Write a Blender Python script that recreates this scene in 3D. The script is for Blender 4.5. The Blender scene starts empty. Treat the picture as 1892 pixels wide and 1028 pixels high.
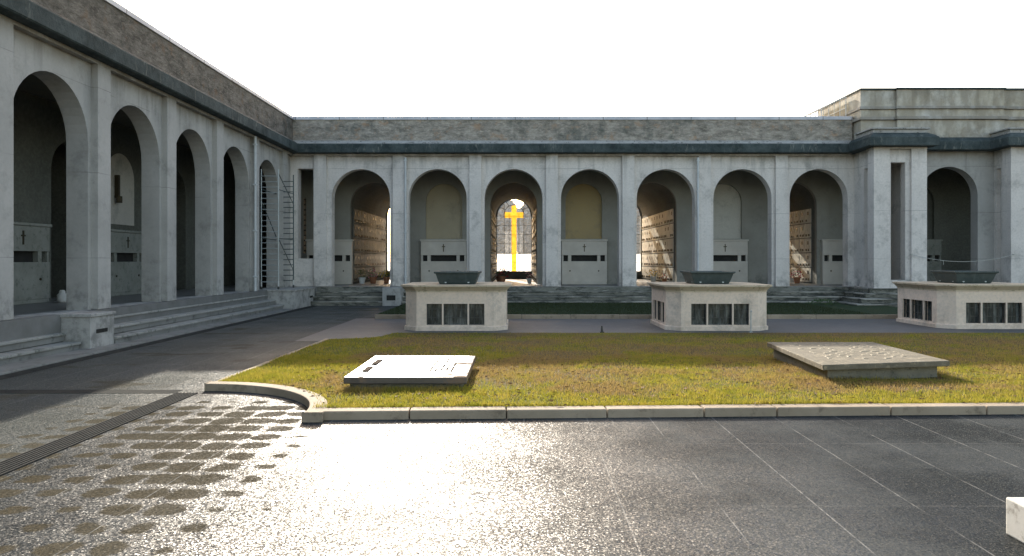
import bpy, math, random
import numpy as np
from mathutils import Vector
random.seed(7); rng = np.random.default_rng(7)
sc = bpy.context.scene
col = sc.collection
# ------------------------------------------------------------------ camera
EYE = 1.80
F = 1330.0           # focal length in photo pixels (1892 wide)
cd = bpy.data.cameras.new('camera'); cam = bpy.data.objects.new('camera', cd); col.objects.link(cam)
cam.location = (0, 0, EYE); cam.rotation_euler = (math.radians(90), 0, 0)
cd.sensor_width = 36; cd.lens = F/1892*36
cd.shift_x = -6/1892; cd.shift_y = -33/1892
cd.clip_start = .05; cd.clip_end = 2000
sc.camera = cam
# ------------------------------------------------------------------ sky and sun
AZ, EL = math.radians(10.75), math.radians(22.9)      # sun azimuth left of +Y, elevation
w = bpy.data.worlds.new('World'); sc.world = w; w.use_nodes = True
nt = w.node_tree; bg = nt.nodes['Background']
sky = nt.nodes.new('ShaderNodeTexSky'); sky.sky_type = 'NISHITA'; sky.sun_disc = False
sky.sun_elevation = EL; sky.sun_rotation = -AZ
sky.altitude = 50; sky.air_density = 1.0; sky.dust_density = 2.2; sky.ozone_density = 1.0
tint = nt.nodes.new('ShaderNodeMix'); tint.data_type = 'RGBA'; tint.blend_type = 'MULTIPLY'; tint.inputs[0].default_value = 1
tint.inputs[7].default_value = (1.0, .87, .735, 1)                     # white balance of the phone
nt.links.new(sky.outputs[0], tint.inputs[6]); nt.links.new(tint.outputs[2], bg.inputs[0]); bg.inputs[1].default_value = 0.15
sd = bpy.data.lights.new('sun', 'SUN'); sun = bpy.data.objects.new('sun', sd); col.objects.link(sun)
sd.energy = 2.8; sd.angle = math.radians(.6); sd.color = (1, .93, .80)
ts = Vector((-math.sin(AZ)*math.cos(EL), math.cos(AZ)*math.cos(EL), math.sin(EL)))
sun.rotation_euler = ts.to_track_quat('Z', 'Y').to_euler(); sun.location = (-10, 60, 30)
sc.view_settings.view_transform = 'Standard'; sc.view_settings.look = 'None'
sc.view_settings.exposure = 1.75; sc.view_settings.gamma = 1
sc.cycles.max_bounces = 8; sc.cycles.diffuse_bounces = 5; sc.cycles.transparent_max_bounces = 12
sc.cycles.sample_clamp_indirect = 8; sc.cycles.caustics_reflective = False; sc.cycles.caustics_refractive = False
sc.cycles.use_denoising = True

# ------------------------------------------------------------------ material kit
class N:
    def __init__(s, name):
        s.m = bpy.data.materials.new(name); s.m.use_nodes = True
        s.t = s.m.node_tree; s.b = s.t.nodes['Principled BSDF']; s.out = s.t.nodes['Material Output']
        g = s.t.nodes.new('ShaderNodeNewGeometry'); s.pos = g.outputs['Position']; s.nor = g.outputs['Normal']
    def L(s, a, b): s.t.links.new(a, b)
    def inp(s, sock, v):
        if isinstance(v, (int, float)): sock.default_value = v
        elif isinstance(v, tuple): sock.default_value = v if len(v) == len(sock.default_value) else (*v, 1)
        else: s.L(v, sock)
    def scale(s, v, sc_):
        n = s.t.nodes.new('ShaderNodeVectorMath'); n.operation = 'MULTIPLY'; s.inp(n.inputs[0], v); n.inputs[1].default_value = sc_; return n.outputs[0]
    def noise(s, scale, detail=4, rough=.55, vec=None, dist=0):
        n = s.t.nodes.new('ShaderNodeTexNoise'); n.inputs['Scale'].default_value = scale; n.inputs['Detail'].default_value = detail
        n.inputs['Roughness'].default_value = rough; n.inputs['Distortion'].default_value = dist
        s.L(vec if vec is not None else s.pos, n.inputs['Vector']); return n.outputs['Fac']
    def voro(s, scale, feature='F1', vec=None, out='Distance'):
        n = s.t.nodes.new('ShaderNodeTexVoronoi'); n.feature = feature; n.inputs['Scale'].default_value = scale
        s.L(vec if vec is not None else s.pos, n.inputs['Vector']); return n.outputs[out]
    def ramp(s, v, stops):
        n = s.t.nodes.new('ShaderNodeValToRGB'); s.L(v, n.inputs[0]); e = n.color_ramp.elements
        while len(e) < len(stops): e.new(.5)
        for k, (p, c) in enumerate(stops):
            e[k].position = p; c = (c, c, c) if isinstance(c, (int, float)) else c; e[k].color = (*c, 1)
        return n.outputs[0]
    def mix(s, f, a, b, mode='MIX'):
        n = s.t.nodes.new('ShaderNodeMix'); n.data_type = 'RGBA'; n.blend_type = mode
        s.inp(n.inputs[0], f); s.inp(n.inputs[6], a); s.inp(n.inputs[7], b); return n.outputs[2]
    def math(s, op, a, b=0.0, c=0.0):
        n = s.t.nodes.new('ShaderNodeMath'); n.operation = op; s.inp(n.inputs[0], a); s.inp(n.inputs[1], b); s.inp(n.inputs[2], c); return n.outputs[0]
    def mr(s, v, a, b, c=0.0, d=1.0):
        n = s.t.nodes.new('ShaderNodeMapRange'); n.interpolation_type = 'SMOOTHSTEP'; s.inp(n.inputs[0], v)
        for k, x in zip((1, 2, 3, 4), (a, b, c, d)): s.inp(n.inputs[k], x)
        return n.outputs[0]
    def sep(s, v):
        n = s.t.nodes.new('ShaderNodeSeparateXYZ'); s.L(v, n.inputs[0]); return n.outputs
    def comb(s, x, y, z):
        n = s.t.nodes.new('ShaderNodeCombineXYZ'); s.inp(n.inputs[0], x); s.inp(n.inputs[1], y); s.inp(n.inputs[2], z); return n.outputs[0]
    def bump(s, h, strength=.3, dist=.01, normal=None):
        n = s.t.nodes.new('ShaderNodeBump'); n.inputs['Strength'].default_value = strength; n.inputs['Distance'].default_value = dist
        s.L(h, n.inputs['Height'])
        if normal is not None: s.L(normal, n.inputs['Normal'])
        return n.outputs[0]
    def fin(s, c, rough=.8, normal=None, spec=.3, metal=0.0):
        s.inp(s.b.inputs['Base Color'], c); s.inp(s.b.inputs['Roughness'], rough)
        s.b.inputs['Specular IOR Level'].default_value = spec; s.b.inputs['Metallic'].default_value = metal
        if normal is not None: s.L(normal, s.b.inputs['Normal'])
        return s.m

def plaster(name, c1, c2, dirt=(.07, .075, .07), top=6.1, base=.72, streak=1.0, crack=True):
    n = N(name); x, y, z = n.sep(n.pos)
    c = n.mix(n.ramp(n.noise(.7, 6, .6), [(.3, 0.0), (.7, 1.0)]), c1, c2)
    c = n.mix(n.mr(n.noise(14, 5, .7), .35, .75, 0, .28), c, (.30, .30, .27))
    sv = n.noise(1, 5, .6, n.scale(n.pos, (3.2, 3.2, .35)))
    # rain streaks below the cornice, algae rising from the floor
    hi = n.mr(z, top-1.5, top, 0, 1); lo = n.mr(z, base+.9, base, 0, 1)
    m = n.math('MULTIPLY', n.mr(sv, .48, .72), n.math('ADD', n.math('MULTIPLY', hi, .38*streak), .04*streak))
    c = n.mix(m, c, dirt)
    m2 = n.math('MULTIPLY', n.mr(n.noise(3.2, 7, .68), .42, .66), n.math('MULTIPLY', lo, .55))
    c = n.mix(m2, c, dirt)
    m3 = n.mr(n.noise(1.1, 9, .78), .50, .68, 0, .42); c = n.mix(m3, c, (.16, .16, .145))
    c = n.mix(n.math('MULTIPLY', n.mr(z, 5.70, 6.10), n.mr(n.noise(2.5, 5, .6, n.scale(n.pos, (1, 1, .5))), .3, .6, .1, .55)), c, (.20, .165, .115))  # brown stain with the frieze band's shade painted in below it
    if crack:
        vd = n.voro(.55, 'DISTANCE_TO_EDGE', n.scale(n.pos, (1, 1, .8)))
        # board joints of the cladding every 1.7 m of height
        ze = n.math('PINGPONG', n.math('ADD', z, n.math('MULTIPLY', n.noise(1.3, 3), .02)), .93)
        c = n.mix(n.math('MULTIPLY', n.mr(ze, .012, .0), n.mr(n.noise(.5, 3), .42, .6, .0, .6)), c, (.08, .08, .075))
    nm = n.bump(n.noise(45, 5, .7), .25, .008)
    nm = n.bump(n.noise(3, 4, .6), .25, .03, nm)
    return n.fin(c, .88, nm, .2)

def speckle(name, c1, c2, scale=6, c3=None, rough=.85, bump=.4, bs=40, spec=.25, metal=0, streak=0):
    n = N(name)
    c = n.mix(n.ramp(n.noise(scale, 7, .65), [(.32, 0.0), (.68, 1.0)]), c1, c2)
    if c3: c = n.mix(n.mr(n.noise(scale*2.7, 6, .75), .52, .66), c, c3)
    if streak: c = n.mix(n.mr(n.noise(1, 6, .65, n.scale(n.pos, (7, 7, .5))), .5, .68, 0, streak), c, tuple(min(1, v*3.2) for v in c2))
    nm = n.bump(n.noise(bs, 5, .7), bump, .012)
    return n.fin(c, rough, nm, spec, metal)

M = {}
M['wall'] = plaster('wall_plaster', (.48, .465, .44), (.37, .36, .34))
M['wall_veiled'] = plaster('veil_lightened_plaster', (.75, .70, .655), (.62, .58, .54))  # same plaster, veiling glare over the far side painted in as lighter tone
M['chapel_inner'] = plaster('chapel_plaster', (.13, .135, .125), (.09, .095, .09), streak=.5, crack=False)  # chapel plaster darkened in colour to keep the interior dim
M['inner_shaded'] = plaster('shade_darkened_plaster', (.13, .135, .115), (.085, .09, .075), streak=.5, crack=False)  # inner plaster with the deep shade of the interiors put into its colour
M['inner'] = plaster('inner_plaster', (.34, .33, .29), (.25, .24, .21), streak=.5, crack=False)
M['attic'] = plaster('attic_plaster', (.66, .645, .61), (.54, .49, .38), top=8.6, base=6.6, streak=1.2, crack=False)
def mcornice():
    n = N('algae_black_cornice')
    c = n.mix(n.ramp(n.noise(1.3, 8, .75), [(.35, 0.0), (.65, 1.0)]), (.028, .039, .040), (.085, .105, .105))
    s_ = n.math('MULTIPLY', n.mr(n.noise(1, 6, .75, n.scale(n.pos, (8, 8, 2.2)), .5), .54, .70), n.mr(n.noise(.7, 4, .6), .42, .6))
    c = n.mix(n.math('MULTIPLY', s_, .7), c, (.24, .25, .22))
    return n.fin(c, .9, n.bump(n.noise(14, 6, .7), .6, .03), .2)
M['cornice'] = mcornice()
def mparapet(name, k, brown):
    n = N(name); v = n.scale(n.pos, (1, 1, 2.3))
    lo, hi = (.095*k, .088*k, .075*k), (.26*k, .235*k, .205*k)
    c = n.mix(n.ramp(n.noise(1.9, 10, .78, v, .25), [(.38, 0.0), (.62, 1.0)]), lo, hi)
    c = n.mix(n.mr(n.noise(6, 8, .78, v, .2), .50, .64, 0, .6), c, (.34*k, .31*k, .26*k))
    c = n.mix(n.mr(n.noise(.8, 6, .65, n.scale(n.pos, (1, 1, .6))), .53, .68, 0, .7), c, (.055*k, .065*k, .06*k))
    c = n.mix(n.mr(n.noise(2.4, 6, .65), .54, .68, 0, brown), c, (.24*k, .15*k, .09*k))
    c = n.mix(n.mr(n.math('PINGPONG', n.math('ADD', n.sep(n.pos)[2], n.math('MULTIPLY', n.noise(2, 4), .05)), .115), .018, .0, 0, .18), c, (.05*k, .05*k, .045*k))
    return n.fin(c, .92, n.bump(n.noise(4, 9, .75, v, 1.0), .9, .07), .15)
M['parapet'] = mparapet('weathered_travertine', .9, .5); M['parapet_veiled'] = mparapet('veiled_weathered_travertine', 1.75, .6)  # back parapet lightened to carry the veiling glare in its colour
def mcoping():
    n = N('zinc_coping'); x, y, z = n.sep(n.pos)
    c = n.mix(n.mr(n.noise(1.5, 5, .6), .35, .65), (.62, .62, .66), (.45, .46, .50))
    jt = n.math('MAXIMUM', n.math('MULTIPLY', n.mr(n.math('PINGPONG', x, .9), .022, .01), n.mr(y, 29.0, 29.3)), n.math('MULTIPLY', n.mr(n.math('PINGPONG', y, 1.05), .03, .012), n.mr(x, -8.9, -9.0)))
    c = n.mix(n.math('MULTIPLY', jt, .8), c, (.10, .10, .10))
    return n.fin(c, .55, n.bump(n.noise(3, 3), .05, .01), .4)
M['coping'] = mcoping()
M['ledge'] = speckle('stone_ledge', (.44, .43, .41), (.30, .295, .28), 2.5, (.10, .10, .09))
def mstep():
    n = N('stained_step_stone'); x, y, z = n.sep(n.pos)
    c = n.mix(n.ramp(n.noise(1.6, 7, .7, n.scale(n.pos, (1, 1, 3))), [(.35, 0.0), (.65, 1.0)]), (.24, .235, .20), (.13, .13, .11))
    c = n.mix(n.mr(n.noise(1.1, 8, .75, n.scale(n.pos, (.9, 1, 2.6)), 0), .47, .60, 0, .85), c, (.03, .035, .028))
    c = n.mix(n.mr(n.noise(6, 6, .7, n.scale(n.pos, (.35, 1, 3))), .55, .66, 0, .6), c, (.42, .40, .35))
    return n.fin(c, .85, n.bump(n.noise(20, 6, .7), .5, .02), .25)
M['step'] = mstep()
M['nosing'] = speckle('worn_nosing_stone', (.36, .355, .33), (.26, .26, .24), 1.3, (.15, .155, .14), bump=.3, bs=30)
def mnos():
    n = N('stained_nosing_stone')
    c = n.mix(n.mr(n.noise(1.0, 7, .7, n.scale(n.pos, (.8, 1, 3))), .38, .60), (.44, .42, .37), (.20, .195, .17))
    c = n.mix(n.mr(n.noise(1.7, 8, .75, n.scale(n.pos, (.7, 1, 4))), .48, .58, 0, .85), c, (.05, .055, .045))
    return n.fin(c, .85, n.bump(n.noise(20, 6, .7), .5, .02), .2)
M['nosing_dark'] = mnos()
M['step_clean'] = speckle('worn_step_stone', (.25, .25, .235), (.17, .17, .16), 1.1, (.12, .12, .11), bump=.3, bs=30)
M['floor'] = speckle('portico_floor', (.20, .20, .195), (.14, .14, .13), 2, rough=.5, bump=.1, spec=.4)
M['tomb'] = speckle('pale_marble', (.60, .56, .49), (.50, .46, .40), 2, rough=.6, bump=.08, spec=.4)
M['tomb_shaded'] = speckle('shade_darkened_marble', (.30, .31, .28), (.22, .23, .20), 2, (.16, .17, .15), rough=.6, bump=.08)  # darker copy of the tomb marble, portico shade put into its colour
M['ochre'] = plaster('ochre_plaster', (.46, .35, .17), (.38, .29, .15), streak=.3, crack=False)
M['yellowish'] = plaster('cream_plaster', (.46, .40, .28), (.38, .32, .22), streak=.4, crack=False)
M['whitish'] = plaster('white_plaster', (.58, .56, .50), (.50, .48, .43), streak=.3, crack=False)
M['dark'] = speckle('void_shade', (.02, .02, .02), (.035, .034, .03), 5)  # near-black stands for the shade inside slots and recesses
M['niche_sunlit'] = speckle('sun_lightened_niche_marble', (.62, .59, .52), (.52, .49, .42), 1.5, (.36, .33, .28), rough=.6, bump=.08)  # lighter copy of the niche marble, painting up the sun patch
M['niche'] = speckle('shade_darkened_niche_marble', (.17, .17, .155), (.12, .12, .11), 1.5, (.09, .09, .08), rough=.6, bump=.08)  # darker copy, dim chapel shade put into the marble colour
M['iron'] = speckle('dark_iron', (.03, .032, .03), (.06, .06, .055), 12, rough=.5, bump=.1, spec=.5)
M['bronze'] = speckle('dark_bronze', (.05, .045, .03), (.09, .07, .04), 20, rough=.4, bump=.05, spec=.5, metal=.6)
M['steel'] = speckle('galvanised_steel', (.50, .54, .54), (.38, .42, .42), 8, rough=.5, bump=.02, spec=.5, metal=.4)
M['green_metal'] = speckle('green_grey_steel', (.10, .13, .13), (.06, .08, .08), 8, rough=.5, bump=.02, metal=.3)
M['pipe'] = speckle('painted_pipe', (.60, .62, .62), (.48, .50, .50), 3, rough=.5, bump=.02)
M['vault'] = plaster('cream_vault_render', (.86, .71, .58), (.77, .62, .49), dirt=(.46, .36, .26), top=3.0, base=.0, streak=.5, crack=False)
M['cap'] = speckle('sandstone_cap', (.60, .50, .37), (.48, .40, .29), 2.5, (.32, .27, .18), bump=.2)
M['bowl'] = speckle('dark_green_stone', (.03, .045, .045), (.055, .072, .068), 7, rough=.55, bump=.15, spec=.5, streak=.12)
def mvglass():
    n = N('reflection_streaked_glass'); c = n.mix(n.mr(n.noise(9, 4, .6, n.scale(n.pos, (1, 1, .25))), .4, .7), (.025, .032, .032), (.16, .175, .165))  # lighter streaks paint reflections into the panes
    return n.fin(c, .22, None, .5)
M['vglass'] = mvglass()
M['kerb'] = speckle('travertine_kerb', (.42, .34, .25), (.30, .24, .17), 1.3, (.22, .175, .125), bump=.35, bs=30)
def mslab():
    n = N('polished_marble_slab')
    c = n.mix(n.mr(n.noise(3, 5, .6), .35, .65), (.10, .09, .09), (.07, .062, .062))
    d = n.mr(n.math('ADD', n.noise(2.3, 6, .7), n.mr(n.sep(n.pos)[0], -1.3, -.7, -.04, .07)), .56, .63)
    c = n.mix(n.math('MULTIPLY', d, .8), c, (.22, .16, .115))
    r = n.math('ADD', n.math('MULTIPLY', d, .6), .30)
    n.fin(c, r, n.bump(n.noise(60, 3), .05, .004), .6)
    n.L(n.math('SUBTRACT', .6, n.math('MULTIPLY', d, .56)), n.b.inputs['Specular IOR Level'])
    return n.m
M['slab'] = mslab()
M['slab2'] = speckle('lichen_grey_slab', (.20, .175, .13), (.12, .105, .075), 3, (.28, .24, .17), rough=.8, bump=.5, bs=25)
M['slabbase'] = speckle('mossy_base', (.24, .22, .17), (.15, .14, .11), 4, (.09, .09, .07), bump=.4)
M['relief'] = speckle('bronze_relief', (.30, .26, .18), (.18, .155, .11), 30, rough=.7, bump=.3, spec=.3)
M['white_stone'] = speckle('white_marble_block', (.72, .71, .67), (.60, .59, .55), 3, (.40, .38, .34), rough=.6, bump=.15)
M['terracotta'] = speckle('terracotta', (.33, .15, .08), (.25, .11, .06), 10)
M['potwhite'] = speckle('white_pot', (.62, .62, .60), (.5, .5, .48), 10)
M['leaf'] = speckle('dark_leaf', (.035, .07, .02), (.06, .10, .03), 25, rough=.6)
M['petal_red'] = speckle('red_petal', (.42, .04, .05), (.30, .02, .07), 30)
M['petal_yellow'] = speckle('yellow_petal', (.75, .50, .06), (.6, .38, .04), 30)
M['petal_pink'] = speckle('pink_petal', (.62, .30, .33), (.5, .2, .28), 30)
M['rope'] = speckle('pale_rope', (.5, .5, .46), (.4, .4, .36), 30)
M['letter'] = speckle('dull_dark_lettering', (.16, .13, .11), (.11, .09, .07), 30, rough=1, spec=0)
M['roof'] = speckle('flat_roof', (.16, .16, .15), (.10, .10, .10), 1)

def thin_glass(name, cA, cB, trans, scale=3, hi=None, streaky=False):
    """thin cathedral glass: diffuses some light, lets the rest through"""
    n = N(name); t = n.t; x, y, z = n.sep(n.pos)
    c = n.mix(n.mr(n.noise(scale, 6, .7), .40, .60), cA, cB)
    if hi: c = n.mix(n.mr(z, hi[0], hi[0]+.02), hi[1], c)
    tr = t.nodes.new('ShaderNodeBsdfTransparent'); tl = t.nodes.new('ShaderNodeBsdfTranslucent'); mx = t.nodes.new('ShaderNodeMixShader')
    n.L(c, tr.inputs[0]); n.L(c, tl.inputs[0]); mx.inputs[0].default_value = 1-trans
    if hi: n.L(n.mr(z, hi[0], hi[0]+.02, .5, 1-trans), mx.inputs[0])
    n.L(tr.outputs[0], mx.inputs[1]); n.L(tl.outputs[0], mx.inputs[2]); n.L(mx.outputs[0], n.out.inputs[0])
    return n.m
M['glass'] = thin_glass('textured_window_glass', (.84, .85, .86), (.98, .98, .98), .95, 5.0, (2.14, (.95, .95, .95)))
M['glass_grey'] = thin_glass('smoked_window_glass', (.30, .31, .32), (.40, .41, .42), .75, 5)
M['amber'] = thin_glass('amber_glass', (.50, .29, .03), (.42, .22, .02), .28, 6)
M['frost'] = thin_glass('milky_skylight_glass', (.85, .85, .80), (.7, .7, .66), .3, 2)

# pavement: exposed aggregate panels, damp, with dry islands in the middle of small tiles
def mpave():
    n = N('washed_pebble_paving'); x, y, z = n.sep(n.pos)
    cellc = n.voro(112, 'F1', out='Color'); d = n.voro(112, 'F1')
    cr, cg, cb = n.sep(cellc)
    c = n.ramp(cr, [(0, (.014, .018, .019)), (.45, (.030, .036, .038)), (.8, (.052, .055, .052)), (1, (.15, .145, .13))])
    c = n.mix(n.mr(d, .35, .75), c, (.022, .023, .023))
    c = n.mix(n.mr(n.noise(.45, 5, .6), .35, .65, 0, .45), c, (.03, .034, .037))
    c = n.mix(n.mr(x, -4.2, -4.7, 0, .6), c, (.10, .105, .095))  # left yard painted lighter to lift its shade
    c = n.mix(n.mr(n.noise(.7, 6, .65), .42, .62, 0, .5), c, (.085, .09, .088))
    # joints
    T = .358
    ju = n.math('PINGPONG', n.math('ADD', x, n.math('MULTIPLY', y, -.012)), T)      # panels of two tiles (0.716 m)
    jv = n.math('PINGPONG', n.math('ADD', y, .1), T*2.5)
    j1 = n.mr(ju, .008, .003, 0, 1); j3 = n.mr(n.math('PINGPONG', n.math('ADD', x, n.math('MULTIPLY', y, -.012)), T/2), .006, .002, 0, .35); j2 = n.math('MAXIMUM', n.mr(jv, .006, .002, 0, 1), j3)
    joint = n.math('MULTIPLY', n.math('MAXIMUM', j1, n.math('MULTIPLY', j2, .6)), n.mr(n.noise(1.1, 4), .34, .52, .1, 1))
    # dry islands
    wob = n.math('MULTIPLY', n.math('SUBTRACT', n.noise(3.6, 5, .6), .5), .26)
    tu = n.math('SUBTRACT', n.math('PINGPONG', n.math('ADD', x, T/2), T/2), 0)
    tv = n.math('SUBTRACT', n.math('PINGPONG', y, T/2), 0)
    du = n.math('SUBTRACT', T/2, tu); dv = n.math('SUBTRACT', T/2, tv)
    rad = n.math('POWER', n.math('ADD', n.math('POWER', n.math('ABSOLUTE', du), 3.2), n.math('MULTIPLY', n.math('POWER', n.math('ABSOLUTE', dv), 3.2), 1.5)), 1/3.2)
    rad = n.math('ADD', rad, wob)
    region = n.noise(.55, 3, .5, n.scale(n.pos, (1, .8, 1)))
    side = n.mr(x, -2.9, -.9, 0, .30)                                       # the drying side lies by the left wing
    size = n.math('SUBTRACT', n.math('ADD', n.mr(region, .30, .62, .05, .185), 0), n.math('ADD', side, n.math('ADD', n.mr(x, -4.8, -5.6, 0, .4), n.mr(y, 8.7, 10.2, 0, .4))))
    dry = n.mr(n.math('SUBTRACT', size, rad), -.02, .03)
    wide = n.math('MULTIPLY', n.mr(n.noise(.8, 4, .6, n.scale(n.pos, (.8, 1.6, 1))), .55, .66), n.mr(x, -4.4, -5.2, 0, 1))
    dry = n.math('MAXIMUM', dry, n.math('MULTIPLY', wide, .7))
    c = n.mix(n.math('MULTIPLY', dry, .55), c, (.095, .077, .046))
    c = n.mix(n.math('MULTIPLY', joint, n.mr(n.noise(9, 5, .7), .35, .6, .2, .85)), c, (.22, .215, .20))
    # tilt of every single pebble
    nrm = n.t.nodes.new('ShaderNodeVectorMath'); nrm.operation = 'SUBTRACT'; n.L(cellc, nrm.inputs[0]); nrm.inputs[1].default_value = (.5, .5, .5)
    amp = n.scale(nrm.outputs[0], (.52, .52, 0))
    add = n.t.nodes.new('ShaderNodeVectorMath'); add.operation = 'ADD'; n.L(n.nor, add.inputs[0]); n.L(amp, add.inputs[1])
    nn = n.t.nodes.new('ShaderNodeVectorMath'); nn.operation = 'NORMALIZE'; n.L(add.outputs[0], nn.inputs[0])
    nm = n.bump(n.noise(1.2, 3), .12, .05, nn.outputs[0])
    rough = n.math('ADD', .27, n.math('MULTIPLY', cg, .14))
    t = n.t; df = t.nodes.new('ShaderNodeBsdfDiffuse'); gl = t.nodes.new('ShaderNodeBsdfGlossy'); mx = t.nodes.new('ShaderNodeMixShader')
    n.L(c, df.inputs[0]); n.L(nm, df.inputs['Normal']); n.L(nm, gl.inputs['Normal']); n.L(rough, gl.inputs['Roughness'])
    damp_glare = n.math('MULTIPLY', n.math('MULTIPLY', n.mr(n.noise(.9, 4, .6), .3, .7, .055, .100), n.mr(n.math('ADD', x, n.math('MULTIPLY', n.math('SUBTRACT', n.noise(1.4, 5, .65), .5), 2.6)), .9, 3.6, 1.0, .36)), n.math('SUBTRACT', 1.0, n.math('MULTIPLY', dry, .92)))  # damp gloss weighted to the sun glare, cut back to the right
    n.L(n.math('MULTIPLY', damp_glare, n.mr(cb, 0, 1, .5, 1.4)), mx.inputs[0])
    n.L(df.outputs[0], mx.inputs[1]); n.L(gl.outputs[0], mx.inputs[2]); n.L(mx.outputs[0], n.out.inputs[0])
    return n.m
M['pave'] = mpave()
M['path'] = speckle('grey_path_concrete', (.095, .10, .105), (.07, .074, .078), 1.2, (.12, .12, .115), rough=.6, bump=.2, spec=.4)
M['ground'] = speckle('gravel_ground', (.34, .32, .28), (.26, .25, .22), .4)
M['gutter'] = speckle('dark_gutter', (.035, .036, .035), (.055, .055, .05), 4, rough=1, spec=.05)
M['drainrib'] = speckle('worn_iron_rib', (.055, .054, .05), (.035, .035, .033), 9, rough=.95, spec=.1)
def mgrass(name, blades):
    n = N(name); x, y, z = n.sep(n.pos)
    v = n.scale(n.pos, (1, 1, 0))
    big = n.noise(.62, 4, .6, v, .4); mid = n.noise(3.5, 5, .65, v)
    g = (.26, .26, .028) if blades else (.10, .11, .02)
    g2 = (.42, .335, .06) if blades else (.15, .13, .03)
    br = (.34, .235, .095) if blades else (.13, .092, .045)
    c = n.mix(n.mr(mid, .30, .70), g, g2)
    # worn, dead patches in the middle of the lawn, greener along the kerb and the left edge
    edge = n.math('ADD', n.mr(y, 9.6, 8.6, 0, .30), n.mr(x, -2.4, -3.6, 0, .25))
    edge = n.math('ADD', edge, n.mr(y, 17.8, 22, 0, .6))
    k = n.math('SUBTRACT', n.math('ADD', big, n.math('MULTIPLY', n.math('SUBTRACT', mid, .5), .5)), edge)
    c = n.mix(n.mr(k, .36, .60, 0, .92), c, br)
    c = n.mix(n.mr(n.noise(22, 3, .6, v), .55, .75, 0, .6), c, (.07, .055, .03) if not blades else (.12, .09, .04))
    c = n.mix(n.mr(y, 17.8, 22, 0, .92), c, (.036, .056, .034))
    if blades:
        m = n.fin(c, .6, None, .2)
        tl = n.t.nodes.new('ShaderNodeBsdfTranslucent'); n.L(c, tl.inputs[0])
        mx = n.t.nodes.new('ShaderNodeMixShader'); mx.inputs[0].default_value = .45
        n.L(n.b.outputs[0], mx.inputs[1]); n.L(tl.outputs[0], mx.inputs[2]); n.L(mx.outputs[0], n.out.inputs[0])
        return m
    return n.fin(c, .95, n.bump(n.noise(35, 5, .7), .8, .03), .1)
M['soil'] = mgrass('lawn_turf', False); M['blade'] = mgrass('grass_blade', True)

# ------------------------------------------------------------------ mesh kit
class MB:
    def __init__(s): s.v = []; s.f = []
    def face(s, *p):
        k = len(s.v); s.v += [tuple(q) for q in p]; s.f.append(tuple(range(k, k+len(p))))
    def mesh(s, vs, fs):
        k = len(s.v); s.v += [tuple(q) for q in vs]; s.f += [tuple(k+i for i in f) for f in fs]
    def box(s, x0, x1, y0, y1, z0, z1):
        x0, x1 = min(x0, x1), max(x0, x1); y0, y1 = min(y0, y1), max(y0, y1)
        s.mesh([(x0,y0,z0),(x1,y0,z0),(x1,y1,z0),(x0,y1,z0),(x0,y0,z1),(x1,y0,z1),(x1,y1,z1),(x0,y1,z1)],
               [(0,3,2,1),(4,5,6,7),(0,1,5,4),(1,2,6,5),(2,3,7,6),(3,0,4,7)])
    def fbox(s, fr, a0, a1, d0, d1, z0, z1):
        P = [(a0,d0,z0),(a1,d0,z0),(a1,d1,z0),(a0,d1,z0),(a0,d0,z1),(a1,d0,z1),(a1,d1,z1),(a0,d1,z1)]
        s.mesh([fr(*p) for p in P], [(0,3,2,1),(4,5,6,7),(0,1,5,4),(1,2,6,5),(2,3,7,6),(3,0,4,7)])
    def prism(s, pts, z0, z1, s1=1.0, c=None):
        n = len(pts)
        if c is None: c = (sum(p[0] for p in pts)/n, sum(p[1] for p in pts)/n)
        lo = [(p[0], p[1], z0) for p in pts]; hi = [(c[0]+(p[0]-c[0])*s1, c[1]+(p[1]-c[1])*s1, z1) for p in pts]
        s.mesh(lo+hi, [tuple(reversed(range(n))), tuple(range(n, 2*n))]+[(i, (i+1) % n, n+(i+1) % n, n+i) for i in range(n)])
    def tube(s, a, b, r, n=8, r2=None):
        a, b = Vector(a), Vector(b); d = (b-a).normalized(); u = d.orthogonal().normalized(); w_ = d.cross(u); r2 = r if r2 is None else r2
        A = [a+(u*math.cos(2*math.pi*i/n)+w_*math.sin(2*math.pi*i/n))*r for i in range(n)]
        B = [b+(u*math.cos(2*math.pi*i/n)+w_*math.sin(2*math.pi*i/n))*r2 for i in range(n)]
        s.mesh(A+B, [tuple(reversed(range(n))), tuple(range(n, 2*n))]+[(i, (i+1) % n, n+(i+1) % n, n+i) for i in range(n)])
    def lathe(s, prof, cx=0, cy=0, n=16):
        k = len(prof); vs = [(cx+r*math.cos(2*math.pi*i/n), cy+r*math.sin(2*math.pi*i/n), z) for i in range(n) for r, z in prof]
        fs = [(i*k+j, ((i+1) % n)*k+j, ((i+1) % n)*k+j+1, i*k+j+1) for i in range(n) for j in range(k-1)]
        s.mesh(vs, fs)
    def build(s, name, m, parent=None, bevel=0, smooth=False, local=False):
        off = Vector((0, 0, 0))
        if parent is not None and not local:
            p = parent
            while p is not None: off += p.location; p = p.parent
        me = bpy.data.meshes.new(name); me.from_pydata([tuple(Vector(q)-off) for q in s.v], [], s.f); me.update()
        me.materials.append(m)
        if smooth:
            for p in me.polygons: p.use_smooth = True
        o = bpy.data.objects.new(name, me); col.objects.link(o); o.parent = parent
        if bevel:
            b = o.modifiers.new('bevel', 'BEVEL'); b.width = bevel; b.segments = 2; b.limit_method = 'ANGLE'
        return o
def tag(o, label=None, cat=None, group=None, kind=None):
    for k, v in (('label', label), ('category', cat), ('group', group), ('kind', kind)):
        if v: o[k] = v
    return o
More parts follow.
